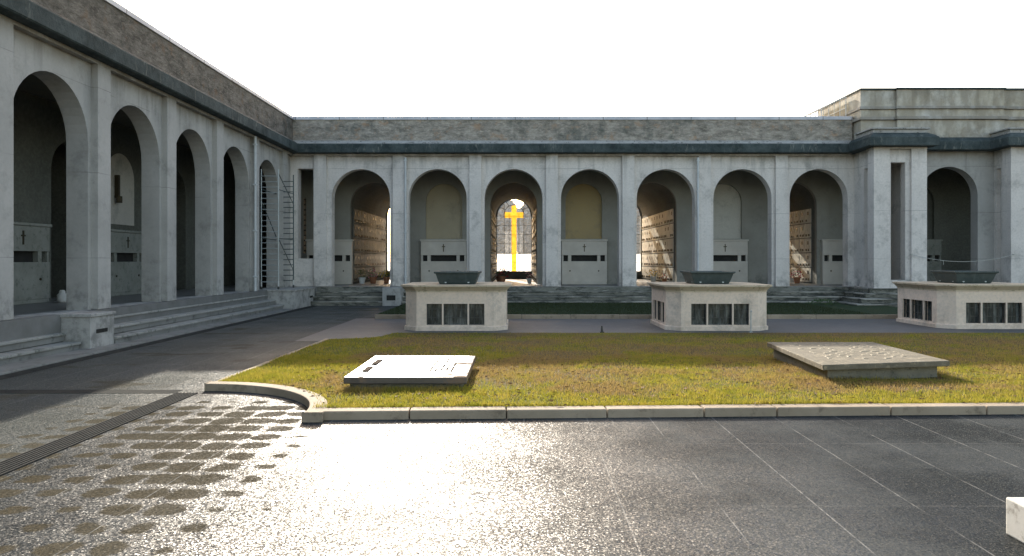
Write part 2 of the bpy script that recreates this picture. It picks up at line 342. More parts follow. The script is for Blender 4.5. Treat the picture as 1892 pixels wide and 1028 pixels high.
def empty(name, loc, label, cat, group=None, rz=0):
    o = bpy.data.objects.new(name, None); col.objects.link(o); o.location = loc; o.rotation_euler = (0, 0, rz); o.empty_display_size = .3
    return tag(o, label, cat, group)
def copy_tree(o, parent=None):
    c = o.copy(); col.objects.link(c); c.parent = parent
    for ch in [q for q in bpy.data.objects if q.parent == o]: copy_tree(ch, c)
    return c
def frame(o, u, nin):
    o, u, nin = Vector(o), Vector(u), Vector(nin)
    return lambda a, d, z: tuple(o+u*a+nin*d+Vector((0, 0, z)))
BK = frame((0, 29.65, 0), (1, 0, 0), (0, 1, 0))          # back facade: a = X, depth = +Y
WG = frame((-9.26, 0, 0), (0, 1, 0), (-1, 0, 0))         # left wing: a = Y, depth = -X

def arch_wall(mb, fr, a0, a1, z0, z1, ops, t, back=True, seg=20):
    """wall with openings (centre, halfwidth, sill, spring, rise); rise 0 = flat head"""
    def F(p, q, r, s_): mb.face(p, q, r, s_)
    cur = a0
    for d, on in ((0, True), (t, back)):
        if not on: continue
        cur = a0
        for (c, hw, sill, spr, rise) in sorted(ops):
            F(fr(cur, d, z0), fr(c-hw, d, z0), fr(c-hw, d, z1), fr(cur, d, z1))
            if sill > z0: F(fr(c-hw, d, z0), fr(c+hw, d, z0), fr(c+hw, d, sill), fr(c-hw, d, sill))
            pts = [(c+hw, spr), (c-hw, spr)] if rise == 0 else [(c+hw*math.cos(math.pi*i/seg), spr+rise*math.sin(math.pi*i/seg)) for i in range(seg+1)]
            for (xa, za), (xb, zb) in zip(pts, pts[1:]):
                F(fr(xb, d, zb), fr(xa, d, za), fr(xa, d, z1), fr(xb, d, z1))
            cur = c+hw
        F(fr(cur, d, z0), fr(a1, d, z0), fr(a1, d, z1), fr(cur, d, z1))
    for (c, hw, sill, spr, rise) in ops:
        pts = [(c+hw, spr), (c-hw, spr)] if rise == 0 else [(c+hw*math.cos(math.pi*i/seg), spr+rise*math.sin(math.pi*i/seg)) for i in range(seg+1)]
        out = [(c+hw, sill)]+pts+[(c-hw, sill)]
        if sill > z0: out.append((c+hw, sill))
        for (xa, za), (xb, zb) in zip(out, out[1:]):
            F(fr(xa, 0, za), fr(xb, 0, zb), fr(xb, t, zb), fr(xa, t, za))
    F(fr(a0, 0, z0), fr(a0, t, z0), fr(a0, t, z1), fr(a0, 0, z1)); F(fr(a1, t, z0), fr(a1, 0, z0), fr(a1, 0, z1), fr(a1, t, z1))
    F(fr(a0, 0, z1), fr(a1, 0, z1), fr(a1, t, z1), fr(a0, t, z1))
def arch_fill(mb, fr, c, hw, sill, spr, rise, d, seg=20):
    pts = [(c+hw*math.cos(math.pi*i/seg), spr+rise*math.sin(math.pi*i/seg)) for i in range(seg+1)]
    out = [(c-hw, sill), (c+hw, sill)]+pts
    mb.face(*[fr(x_, d, z_) for x_, z_ in out])
PATH = [(-9.11, -14), (-9.11, 29.5), (13.8, 29.5), (13.8, 27.7), (15.85, 27.7), (15.85, 28.75), (19.08, 28.75), (19.08, 27.7), (21.13, 27.7), (21.13, 28.75), (27, 28.75)]
def sweep(mb, path, prof, i0, i1):
    """profile (offset to the right, z) swept along path from vertex i0 to i1 with mitres"""
    nrm = []
    for (ax, ay), (bx_, by_) in zip(path, path[1:]):
        l = math.hypot(bx_-ax, by_-ay); nrm.append(((by_-ay)/l, -(bx_-ax)/l))
    rings = []
    for i in range(i0, i1+1):
        if i == 0: m = nrm[0]
        elif i == len(path)-1: m = nrm[-1]
        else:
            a, b = nrm[i-1], nrm[i]; sx, sy = a[0]+b[0], a[1]+b[1]; k = 2/(sx*sx+sy*sy); m = (sx*k, sy*k)
        rings.append([(path[i][0]+m[0]*o, path[i][1]+m[1]*o, z) for o, z in prof])
    k = len(prof); vs = [p for r in rings for p in r]; fs = []
    for i in range(len(rings)-1):
        for j in range(k): fs.append((i*k+j, i*k+(j+1) % k, (i+1)*k+(j+1) % k, (i+1)*k+j))
    fs.append(tuple(range(k))); fs.append(tuple(reversed(range((len(rings)-1)*k, len(rings)*k))))
    mb.mesh(vs, fs)
CORN = [(-.1, 6.16), (.27, 6.165), (.285, 6.18), (.30, 6.19), (.30, 6.50), (.26, 6.54), (-.1, 6.54)]
LEDG = [(-.1, 6.543), (.24, 6.543), (.22, 6.58), (.02, 6.70), (-.1, 6.70)]
PARA = [(-.45, 6.65), (0, 6.65), (0, 7.55), (-.45, 7.55)]
COPE = [(-.50, 7.553), (.04, 7.553), (.04, 7.66), (.02, 7.69), (-.48, 7.71), (-.50, 7.69)]
FL = .72
# ------------------------------------------------------------------ left wing
wing = empty('arcade_wing', (-9.11, 8, 0), 'long grey arcaded wing running towards the camera along the left side', 'building')
wb = [26.96-3.14*k for k in range(13)]
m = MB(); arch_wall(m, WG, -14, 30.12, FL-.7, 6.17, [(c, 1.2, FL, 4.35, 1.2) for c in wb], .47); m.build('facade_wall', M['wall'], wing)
for k in range(14):
    yc = 28.53-3.14*k
    m = MB(); m.box(-9.29, -9.11, yc-.25, yc+.25, FL+.001, 6.09); m.build('pilaster', M['wall'], wing, .012)
m = MB(); m.box(-9.3, -9.107, -14, 29.64, 6.085, 6.158); m.build('frieze_band', M['wall'], wing)
m = MB(); sweep(m, PATH, CORN, 0, 1); m.build('cornice', M['cornice'], wing)
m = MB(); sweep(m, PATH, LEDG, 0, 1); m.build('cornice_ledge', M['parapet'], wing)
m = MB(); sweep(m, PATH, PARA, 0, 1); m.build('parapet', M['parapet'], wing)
m = MB(); sweep(m, PATH, COPE, 0, 1)
m.build('coping', M['coping'], wing)
# wing rear wall, ceiling, floor, roof
WR = frame((-12.25, 0, 0), (0, 1, 0), (-1, 0, 0))
m = MB(); arch_wall(m, WR, -14, 41.6, 0, 6.3, [(c, .85, FL, 4.2, .85) for c in (19.85, 13.6, 25.9, 7.3)], .35); m.build('rear_wall', M['inner_shaded'], wing)
for c in (19.85, 13.6, 25.9, 7.3):
    m = MB(); m.box(-15.2, -15.0, c-1.2, c+1.2, 0, 6); m.box(-15.0, -12.6, c-1.2, c-1.0, 0, 6); m.box(-15.0, -12.6, c+1.0, c+1.2, 0, 6); m.box(-15.2, -12.6, c-1.2, c+1.2, 6.0, 6.2)
    m.build('alcove_wall', M['inner_shaded'], wing)
m = MB(); m.box(-15.2, -9.05, -14, 41.5, -.2, FL-.004); m.build('floor', M['floor'], wing)
m = MB(); m.box(-12.25, -9.73, -14, 32.6, 6.0, 6.1); m.build('ceiling', M['inner_shaded'], wing)
m = MB(); m.box(-16, -9.58, -14, 41.6, 6.95, 7.15); m.box(-16, -15.8, -14, 41.6, 0, 6.95); m.build('roof', M['roof'], wing)
m = MB()
for yy, sp in ((25.05, 1), ):
    m.tube((-9.05, yy, FL), (-9.05, yy, 6.1), .045, 10)
    for z_ in (1.2, 2.8, 4.4, 5.8): m.box(-9.115, -8.99, yy-.06, yy+.06, z_, z_+.05)
m.build('drainpipe', M['pipe'], wing)
# wing steps and plinth blocks
NO = MB()
def tread(mb, x0, x1, y0, y1, z_, ax, low):
    """riser set back under a 5 cm nosing"""
    zb = 0 if low else z_-.17
    if ax == 'x': mb.box(x0, x1-.035, y0+.01, y1-.01, zb, z_-.05); NO.box(x0, x1, y0, y1, z_-.0495, z_)
    else: mb.box(x0+.01, x1-.01, y0+.035, y1, zb, z_-.05); NO.box(x0, x1, y0, y1, z_-.0495, z_)
st = MB()
for k, (xe, z_) in enumerate(((-9.02, .54), (-8.72, .36), (-8.42, .18))):
    tread(st, -9.4+.3*k, xe, 15.24, 26.26, z_, 'x', k == 2)
sto = st.build('steps', M['step_clean'], wing, .012); NO.build('nosing', M['nosing'], sto, .01); NO = MB()
st = MB()
for k, (xe, z_) in enumerate(((-9.22, .54), (-8.92, .36), (-8.62, .18))):
    tread(st, -9.6+.3*k, xe, -10, 14.31, z_, 'x', k == 2)
st.box(-8.66, -8.02, -10, 26.2, -.03, .035)
sto = st.build('steps', M['step_clean'], wing, .012); NO.build('nosing', M['nosing'], sto, .01); NO = MB()
m = MB(); m.box(-9.2, -8.47, 14.35, 15.2, 0, FL-.002); m.box(-9.2, -8.44, 14.32, 15.23, FL-.06, FL+.004); b1 = m.build('plinth_block', M['wall'], wing, .01)
m = MB(); m.box(-8.50, -8.462, 14.55, 14.95, .32, .40); m.build('vent_slot', M['dark'], b1)
m = MB(); m.box(-9.2, -8.05, 26.3, 28.9, 0, FL-.002); m.box(-9.2, -8.02, 26.27, 28.93, FL-.06, FL+.004); b2 = m.build('plinth_block', M['wall'], wing, .01)
m = MB(); m.box(-8.08, -8.042, 28.2, 28.6, .32, .40); m.build('vent_slot', M['dark'], b2)
# ------------------------------------------------------------------ back building
bx = [-6.36, -3.2, -.07, 3.08, 6.2, 9.36, 12.5]
bk = empty('arcade_building', (0, 29.5, 0), 'grey arcaded building with seven round arches closing the far side of the courtyard', 'building')
ops = [(-8.64, .32, 1.87, 5.57, 0)]+[(c, 1.2, FL, 4.35, 1.2) for c in bx]
m = MB(); arch_wall(m, BK, -9.26, 13.97, FL-.7, 6.17, ops, .47); m.build('facade_wall', M['wall_veiled'], bk)
for c, w_ in [(-8.0, .52)]+[((a+b)/2, .5) for a, b in zip(bx, bx[1:])]:
    m = MB(); m.box(c-w_/2, c+w_/2, 29.5, 29.68, FL+.001, 6.09); m.build('pilaster', M['wall_veiled'], bk, .012)
m = MB(); m.box(-9.1, 13.79, 29.497, 29.7, 6.085, 6.158); m.build('frieze_band', M['wall_veiled'], bk)
m = MB(); sweep(m, PATH, CORN, 1, 2); m.build('cornice', M['cornice'], bk)
m = MB(); sweep(m, PATH, LEDG, 1, 2); m.build('cornice_ledge', M['ledge'], bk)
m = MB(); sweep(m, PATH, PARA, 1, 2); m.build('parapet', M['parapet_veiled'], bk)
m = MB(); sweep(m, PATH, COPE, 1, 2); m.build('coping', M['coping'], bk)
for x_ in (-4.49, 7.48):
    m = MB(); m.tube((x_, 29.45, FL), (x_, 29.45, 6.0), .045, 10)
    for z_ in (1.1, 2.9, 4.6, 5.85): m.box(x_-.06, x_+.06, 29.39, 29.51, z_, z_+.05)
    m.build('drainpipe', M['pipe'], bk)
BR = frame((0, 32.35, 0), (1, 0, 0), (0, 1, 0))
chap = [-10.95, -6.36, -.07, 6.2, 12.5]
nich = [(-3.2, 'yellowish'), (3.08, 'ochre'), (9.36, 'whitish'), (14.9, 'inner'), (18.0, 'inner_shaded')]
ops = [(-9.46, .06, 2.1, 4.6, 0)]+[(c, 1.05, FL, 4.25, 1.05) for c in chap]+[(c, .82, 2.76, 4.42, .82) for c, _ in nich]
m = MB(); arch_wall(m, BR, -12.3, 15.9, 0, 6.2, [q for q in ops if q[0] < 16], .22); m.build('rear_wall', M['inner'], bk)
m = MB(); arch_wall(m, BR, 15.9, 27, 0, 6.2, [q for q in ops if q[0] > 16], .22); m.build('rear_wall', M['inner_shaded'], bk)
m = MB()
for z_ in np.arange(2.2, 4.6, .23): m.box(-9.54, -9.38, 32.44, 32.47, z_, z_+.05)
for xx in (-9.54, -9.40): m.box(xx, xx+.02, 32.435, 32.475, 2.1, 4.6)
m.build('glint_grille', M['iron'], bk)  # bars across an added slit, splitting sky light into a glint
for c, mm in nich:
    m = MB(); arch_fill(m, BR, c, .84, 2.74, 4.42, .84, .15); m.build('niche_panel', M[mm], bk)
m = MB(); m.box(-9.04, 13.8, 29.2, 41.5, -.2, FL-.003); m.box(13.8, 27, 28.8, 34, -.2, FL-.003); m.build('floor', M['floor'], bk)
m = MB(); m.box(-9.73, 27, 30.12, 32.4, 6.0, 6.1); m.build('ceiling', M['inner'], bk)
m = MB(); m.box(-9.6, 27, 29.92, 41.6, 6.95, 7.15); m.box(-9.6, 13, 41.45, 41.6, 5.6, 6.95); m.box(26.8, 27, 28.9, 41, 0, 6.95); m.build('roof', M['roof'], bk)
def chapel(c, wb_par=bk):
    m = MB()
    for s in (-1, 1): m.box(c+s*1.05, c+s*1.3, 32.57, 41.2, 0, 4.4)
    seg = 20; k0 = len(m.v)
    for yy in (32.57, 41.2):
        for i in range(seg+1): m.v.append((c+1.05*math.cos(math.pi*i/seg), yy, 4.25+1.05*math.sin(math.pi*i/seg)))
    for i in range(seg): m.f.append((k0+i, k0+i+1, k0+seg+1+i+1, k0+seg+1+i))
    m.box(c-1.3, c+1.3, 32.57, 41.2, 5.45, 5.6)
    fr = frame((0, 41.2, 0), (1, 0, 0), (0, 1, 0))
    arch_wall(m, fr, c-1.3, c+1.3, 0, 5.6, [(c, .99, 1.15, 4.32, .99)] if c > -10 else [], .3)
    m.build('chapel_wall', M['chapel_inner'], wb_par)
    if c < -10: return
    # window
    wn = MB(); fy = 41.32
    def bar(x0, z0_, x1, z1_, r=.016): wn.tube((x0, fy, z0_), (x1, fy, z1_), r, 6)
    for dx in (-.56, -.28, .28, .56): bar(c+dx, 1.15, c+dx, 4.32+math.sqrt(max(0, .99**2-dx*dx)) if abs(dx) > .5 else 4.45)
    z_ = 1.15
    while z_ < 4.4: bar(c-.99, z_, c+.99, z_, .010 if z_ > 1.3 else .02); z_ += .53
    for rr in (.56, ):
        pp = [(c+rr*math.cos(math.pi*i/12), 4.42+rr*math.sin(math.pi*i/12)) for i in range(13)]
        for a, b in zip(pp, pp[1:]): bar(a[0], a[1], b[0], b[1])
    for i in (1, 2, 3, 4, 5):
        t = math.pi*i/6; bar(c+.56*math.cos(t), 4.42+.56*math.sin(t), c+.985*math.cos(t), 4.35+.985*math.sin(t))
    pp = [(c+.975*math.cos(math.pi*i/16), 4.32+.975*math.sin(math.pi*i/16)) for i in range(17)]
    for a, b in zip(pp, pp[1:]): bar(a[0], a[1], b[0], b[1], .02)
    win = wn.build('window', M['iron'], wb_par)
    g = MB(); arch_fill(g, fr, c, .99, 1.15, 4.32, .99, .13); g.build('glass_pane', M['glass'], win)
    g = MB(); g.face((c-.55, 41.345, 2.14), (c-.15, 41.345, 2.14), (c-.15, 41.345, 3.45), (c-.55, 41.345, 3.45)); g.face((c+.15, 41.345, 2.14), (c+.50, 41.345, 2.14), (c+.50, 41.345, 3.40), (c+.15, 41.345, 3.40)); g.build('smoked_panel', M['glass_grey'], win)
    g = MB(); yy = 41.27
    o12 = [(-.14, 1.16), (.14, 1.16), (.14, 4.22), (.53, 4.22), (.53, 4.55), (.14, 4.55), (.14, 4.93), (-.14, 4.93), (-.14, 4.55), (-.53, 4.55), (-.53, 4.22), (-.14, 4.22)]
    g.face(*[(c+a_, yy, b_) for a_, b_ in o12])
    g.build('glass_cross', M['amber'], win)
    if c < -10: return
    # wall of burial niches on both sides
    for s in (-1, 1):
        s1, s2 = MB(), MB()
        for iy in range(12):
            for iz in range(5):
                y0, z0 = 32.95+iy*.68, .80+iz*.68
                s1.box(c+s*1.052, c+s*1.025, y0, y0+.64, z0, z0+.64)
                if random.random() < .9:
                    yy = y0+random.uniform(.1, .2); s2.box(c+s*1.03, c+s*.98, yy, yy+.05, z0+.06, z0+.16)
                if random.random() < .8: s2.box(c+s*1.03, c+s*.99, y0+.45, y0+.52, z0+.06, z0+.16)
                if random.random() < .7: s2.box(c+s*1.03, c+s*1.01, y0+.25, y0+.38, z0+.36, z0+.52)
        p = s1.build('burial_niche_wall', M['niche_sunlit' if c > 5 else 'niche'], wb_par); q_ = s2.build('niche_fittings', M['bronze'], p); q_['kind'] = 'stuff'
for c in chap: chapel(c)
# steps in front of the back building
st = MB()
for k, (ye, z_) in enumerate(((28.93, .54), (28.62, .36), (28.31, .18))):
    tread(st, -8.04, -5.23, ye, 29.5, z_, 'y', k == 2); tread(st, -4.48, 13.82, ye, 29.5, z_, 'y', k == 2)
st.box(-8.04, 13.815, 29.19, 29.6, .3, FL-.001)
sto = st.build('steps', M['step'], bk, .012); NO.build('nosing', M['nosing_dark'], sto, .01); NO = MB()
m = MB(); m.box(-5.22, -4.49, 28.25, 29.3, 0, FL+.002); b3 = m.build('plinth_block', M['wall'], bk, .01)
m = MB(); m.box(-5.05, -4.7, 28.24, 28.28, .22, .42); m.build('vent_slot', M['dark'], b3)

# ------------------------------------------------------------------ pavilion at the right
pv = empty('entrance_pavilion', (17.5, 28.5, 0), 'taller right hand pavilion with projecting slotted piers and a stepped attic', 'building')
def pier(x0, x1, y0=27.7, y1=29.7):
    m = MB(); t = .32; w0, w1 = x0+.15, x1-.15
    fr = frame((0, y0+.12, 0), (1, 0, 0), (0, 1, 0))
    arch_wall(m, fr, w0, w1, .72, 6.17, [((x0+x1)/2-.03, .28, 1.03, 5.58, 0)], t)
    for xs, s in ((w0, 1), (w1, -1)):
        fr2 = frame((xs, 0, 0), (0, 1, 0), (s, 0, 0))
        arch_wall(m, fr2, y0+.12+t, y1, .72, 6.17, [(y0+.95, .14, 1.03, 5.45, 0)], .3)
    m.box(x0-.02, x1+.02, y0-.03, y1, .6, FL+.03)
    pr = m.build('pier', M['wall_veiled'], pv)
    for a0, a1 in ((x0, x0+.62), (x1-.60, x1)):
        q = MB(); q.box(a0, a1, y0, y0+.50, FL+.01, 6.09); q.build('pilaster', M['wall_veiled'], pr, .012)
    q = MB(); q.box(x0-.004, x1+.004, y0-.003, y0+.6, 6.085, 6.158); q.build('frieze_band', M['wall_veiled'], pr)
pier(13.8, 15.85); pier(19.08, 21.13)
fr = frame((0, 28.9, 0), (1, 0, 0), (0, 1, 0))
m = MB(); arch_wall(m, fr, 15.70, 19.23, 0, 6.17, [(17.42, 1.15, FL, 4.40, 1.15)], .45); m.build('facade_wall', M['wall'], pv)
fr = frame((0, 28.9, 0), (1, 0, 0), (0, 1, 0))
m = MB(); arch_wall(m, fr, 20.98, 27, 0, 6.17, [(23, 1.15, FL, 4.40, 1.15)], .45); m.build('facade_wall', M['wall'], pv)
m = MB(); sweep(m, PATH, CORN, 2, 10); m.build('cornice', M['cornice'], pv)
m = MB(); sweep(m, PATH, LEDG, 2, 10); m.build('cornice_ledge', M['cornice'], pv)
for a0, a1 in ((13.8, 15.85), (19.08, 21.13)):
    m = MB(); m.box(a0-.02, a1+.02, 27.72, 29.1, 6.6, 6.84); m.box(a0-.10, a1+.10, 27.64, 29.1, 6.842, 6.90); m.build('pier_cap', M['ledge'], pv, .01)
def attic(a0, a1, off, y1=33.0):
    y = 28.95-off
    bodies = MB(); bodies.box(a0, a1, y, y1, 6.6, 7.43); bodies.box(a0, a1, y+.02, y1, 7.55, 7.86); bodies.box(a0, a1, y+.02, y1, 7.97, 8.64); bodies.build('attic_wall', M['attic'], pv, .01)
    l = MB(); l.box(a0-.1, a1+.1, y-.12, y1, 7.432, 7.548); l.box(a0-.06, a1+.06, y-.08, y1, 7.862, 7.968); l.build('string_course', M['wall'], pv, .01)
    l = MB(); l.box(a0-.04, a1+.04, y-.05, y1, 8.642, 8.71); l.build('coping', M['cornice'], pv, .01)
attic(13.9, 15.30, 0); attic(15.303, 19.6, .12); attic(19.603, 27, 0)
m = MB(); m.box(13.9, 27, 29.4, 33, 6.3, 6.598); m.build('roof', M['roof'], pv)
st = MB()
for k, z_ in enumerate((.54, .36, .18)):
    o = .30*(k+1)
    st.box(13.5-o+.035, 24, 27.45-o+.035, 29.2, 0 if k == 2 else z_-.17, z_-.05); NO.box(13.5-o, 24, 27.45-o, 29.2, z_-.0495, z_)
st.box(13.535, 24, 27.485, 29.2, .5, FL-.052); NO.box(13.5, 24, 27.45, 29.2, FL-.0515, FL-.001)
sto = st.build('steps', M['step'], pv, .012); NO.build('nosing', M['nosing_dark'], sto, .01)
# white lattice skylight beside the attic
sk = empty('roof_skylight', (13.2, 31, 7.15), 'small white lattice skylight on the roof left of the attic', 'skylight')
m = MB()
for y_ in np.arange(30.0, 33.3, .55):
    m.tube((13.78, y_, 7.15), (13.78, y_, 8.6), .018, 6); m.tube((12.75, y_, 7.15), (12.75, y_, 8.15), .018, 6); m.tube((13.78, y_, 8.6), (12.75, y_, 8.15), .018, 6)
for z_ in (7.7, 8.15, 8.6): m.tube((13.78, 30, z_), (13.78, 33.3, z_), .018, 6)
for z_ in (7.7, 8.15): m.tube((12.75, 30, z_), (12.75, 33.3, z_), .018, 6)
for y_ in np.arange(30.0, 32.9, .55): m.tube((12.75, y_, 8.15), (13.78, y_+.55, 8.6), .012, 6); m.tube((12.75, y_, 7.7), (12.75, y_+.55, 8.15), .012, 6)
m.build('lattice_frame', M['pipe'], sk)
m = MB(); m.face((12.76, 30.02, 8.14), (13.77, 30.02, 8.59), (13.77, 33.28, 8.59), (12.76, 33.28, 8.14)); m.build('glass_panel', M['frost'], sk)

# ------------------------------------------------------------------ wall tombs
def wall_tomb(c, label, colm='tomb', rot=None, loc=None):
    """sarcophagus against the rear wall: built facing -Y about the origin, z from 0"""
    r = empty('wall_tomb', loc or (c, 32.35, FL), label, 'tomb', 'marble wall tombs inside the arcade', rot or 0)
    m = MB(); m.box(-1.0, 1.0, -.24, .0, .0, .10); m.box(-1.01, 1.01, -.25, .0, .10, 1.03); ch = m.build('chest', M[colm], r, .008, local=True)
    for s in (-1, 1):
        q = MB(); q.tube((s*.64, -.27, .60), (s*.64, -.25, .60), .035, 8); q.build('boss', M['bronze'], ch, local=True)
    for a, b in ((-1.0, -.93), (-.72, -.58), (.58, .72), (.93, 1.0)):
        m = MB(); m.box(a, b, -.23, 0, 1.031, 1.30); m.build('support', M[colm], r, local=True)
    m = MB(); m.box(-.99, .99, -.10, 0, 1.032, 1.299); m.build('recess', M['dark'], r, local=True)
    m = MB(); m.box(-1.01, 1.01, -.25, 0, 1.301, 1.93); m.box(-1.05, 1.05, -.29, 0, 1.931, 2.0); u = m.build('lid', M[colm], r, .008, local=True)
    q = MB(); q.box(-.02, .02, -.27, -.24, 1.46, 1.80); q.box(-.075, .075, -.268, -.24, 1.66, 1.70); q.build('cross', M['bronze'], u, local=True)
    return r
lab = {-3.2: 'pale wall tomb under a cream arched niche, behind the arch left of the cross window',
       3.08: 'pale wall tomb under an ochre arched niche, behind the arch right of the cross window',
       9.36: 'pale wall tomb under a white arched niche, behind the sixth arch of the far side',
       14.9: 'pale wall tomb beside the sunlit chapel wall, behind the last arch before the pavilion',
       18.0: 'dim wall tomb behind the dark arch between the two projecting pavilion piers'}
first = None
for c, _ in nich:
    if first is None: first = wall_tomb(c, lab[c])
    else:
        q = copy_tree(first); q.location = (c if c != 14.9 else 14.72, 32.35, FL); q['label'] = lab[c]
        if c > 16:
            for ch in q.children_recursive:
                if ch.active_material == M['tomb']: ch.material_slots[0].link = 'OBJECT'; ch.material_slots[0].material = M['tomb_shaded']
for c, l in ((17.55, 'pale wall tomb with a bronze cross inside the nearest full arch of the left wing'),
             (22.3, 'pale wall tomb inside the second arch of the left wing'), (-9.3+.1, None)):
    if l is None: continue
    q = copy_tree(first); q.location = (-12.25, c, FL); q.rotation_euler = (0, 0, math.radians(90)); q['label'] = l
    for ch in q.children_recursive:
        if ch.active_material == M['tomb']: ch.material_slots[0].link = 'OBJECT'; ch.material_slots[0].material = M['tomb_shaded']
for c in (-8.9, ):
    q = copy_tree(first); q.location = (-8.3, 32.35, FL); q['label'] = 'dim wall tomb glimpsed behind the far left arch of the back building'
m = MB(); arch_fill(m, WR, 22.3, .8, 2.9, 4.3, .8, -.02); m.build('niche_panel', M['whitish'], wing)
m = MB(); m.box(-12.22, -12.1, 21.95, 22.05, 3.7, 4.4); m.tube((-12.1, 22, 3.55), (-12.1, 22, 3.75), .09, 8); m.build('ornament', M['bronze'], wing)

# ------------------------------------------------------------------ vaults in the courtyard
def octo(hx, c): return [(-hx+c, -hx), (hx-c, -hx), (hx, -hx+c), (hx, hx-c), (hx-c, hx), (-hx+c, hx), (-hx, hx-c), (-hx, -hx+c)]
def make_vault(label):
    r = empty('tomb_vault', (0, 0, 0), label, 'tomb vault', 'chamfered square tomb vaults on the path')
    H = 1.30; c = .32; body = MB()
    wl = [(-.53, .195, .15, .69, 0), (0.01, .305, .15, .69, 0), (.55, .195, .15, .69, 0)]
    frs = [frame((0, -H, 0), (1, 0, 0), (0, 1, 0)), frame((-H, 0, 0), (0, -1, 0), (1, 0, 0)), frame((0, H, 0), (-1, 0, 0), (0, -1, 0)), frame((H, 0, 0), (0, 1, 0), (-1, 0, 0))]
    for fr in frs: arch_wall(body, fr, -(H-c), H-c, 0, 1.0, wl, .14, back=False)
    o8 = octo(H, c)
    for a, b in ((1, 2), (3, 4), (5, 6), (7, 0)): body.face((*o8[a], 0), (*o8[b], 0), (*o8[b], 1.0), (*o8[a], 1.0))
    bo = body.build('body', M['vault'], r, local=True)
    pl = MB(); ob = octo(H+.035, c+.014); oi = octo(H-.01, c)
    n8 = 8; vs = [(*p, .0) for p in ob]+[(*p, .10) for p in ob]+[(*p, .115) for p in oi]
    pl.mesh(vs, [(i, (i+1) % 8, 8+(i+1) % 8, 8+i) for i in range(8)]+[(8+i, 8+(i+1) % 8, 16+(i+1) % 8, 16+i) for i in range(8)])
    pl.build('plinth', M['vault'], r, local=True)
    cp = MB(); ol = octo(H+.01, c); om = octo(H+.10, c+.04); ot = octo(H+.125, c+.05)
    vs = [(*p, .985) for p in ol]+[(*p, 1.02) for p in ol]+[(*p, 1.12) for p in om]+[(*p, 1.122) for p in ot]+[(*p, 1.165) for p in ot]
    fs = [(k*8+i, k*8+(i+1) % 8, (k+1)*8+(i+1) % 8, (k+1)*8+i) for k in range(4) for i in range(8)]+[tuple(range(32, 40)), tuple(reversed(range(8)))]
    cp.mesh(vs, fs); cp.build('cap', M['cap'], r, local=True)
    for fr in frs:
        for (cc, hw, s0, s1, _) in wl:
            w_ = MB(); nb = max(2, int(hw*2/.13))
            for i in range(1, nb): xx = cc-hw+2*hw*i/nb; w_.fbox(fr, xx-.006, xx+.006, .05, .062, s0, s1)
            for z_ in (s0+.18, s0+.40): w_.fbox(fr, cc-hw, cc+hw, .062, .072, z_-.006, z_+.006)
            for a_, b_ in ((cc-hw, cc-hw+.02), (cc+hw-.02, cc+hw)): w_.fbox(fr, a_, b_, .045, .08, s0, s1)
            wo = w_.build('window', M['iron'], r, local=True)
            g = MB(); g.face(fr(cc-hw, .12, s0), fr(cc+hw, .12, s0), fr(cc+hw, .12, s1), fr(cc-hw, .12, s1)); g.build('pane', M['vglass'], wo, local=True)
    return r
VP = [(-1.53, 19.60), (5.2, 19.60), (12.5, 20.1)]
vl = ['cream tomb vault nearest the left, in front of the second arch', 'cream tomb vault in the middle of the row of three, seen from its left corner', 'cream tomb vault at the right edge, in front of the projecting pavilion']
bl = ['dark flared stone bowl standing on the left tomb vault', 'dark flared stone bowl standing on the middle tomb vault', 'dark flared stone bowl standing on the right tomb vault']
v0 = make_vault(vl[0])
def make_bowl():
    m = MB(); ox = [(-.59, -.59), (.59, -.59), (.59, .59), (-.59, .59)]
    def ring(h, z_): return [(sx*h, sy*h, z_) for sx, sy in ((-1, -1), (1, -1), (1, 1), (-1, 1))]
    rs = [ring(.45, 0), ring(.47, .02), ring(.52, .16), ring(.555, .27), ring(.60, .29), ring(.60, .335), ring(.55, .335), ring(.42, .08)]
    vs = [p for r_ in rs for p in r_]
    fs = [(k*4+i, k*4+(i+1) % 4, (k+1)*4+(i+1) % 4, (k+1)*4+i) for k in range(7) for i in range(4)]+[(3, 2, 1, 0), (28, 29, 30, 31)]
    m.mesh(vs, fs); o = m.build('stone_bowl', M['bowl'], None, .012)
    for fx, fy, ux, uy in ((0, -1, 1, 0), (-1, 0, 0, 1), (1, 0, 0, 1), (0, 1, 1, 0)):
        for s in (-.3, .3):
            cx_, cy_ = fx*.455+ux*s, fy*.455+uy*s; q = MB(); q.tube((cx_, cy_, .06), (cx_+fx*.03, cy_+fy*.03, .06), .03, 8); q.build('stud', M['steel'], o, local=True)
    return o
b0 = make_bowl()
for i, (x_, y_) in enumerate(VP):
    v = v0 if i == 0 else copy_tree(v0); v.location = (x_, y_, 0); v['label'] = vl[i]
    b = b0 if i == 0 else copy_tree(b0); b.location = (x_+(.02 if i else 0), y_-.2 if i == 0 else y_, 1.166); tag(b, bl[i], 'bowl', 'dark stone bowls on the vaults')

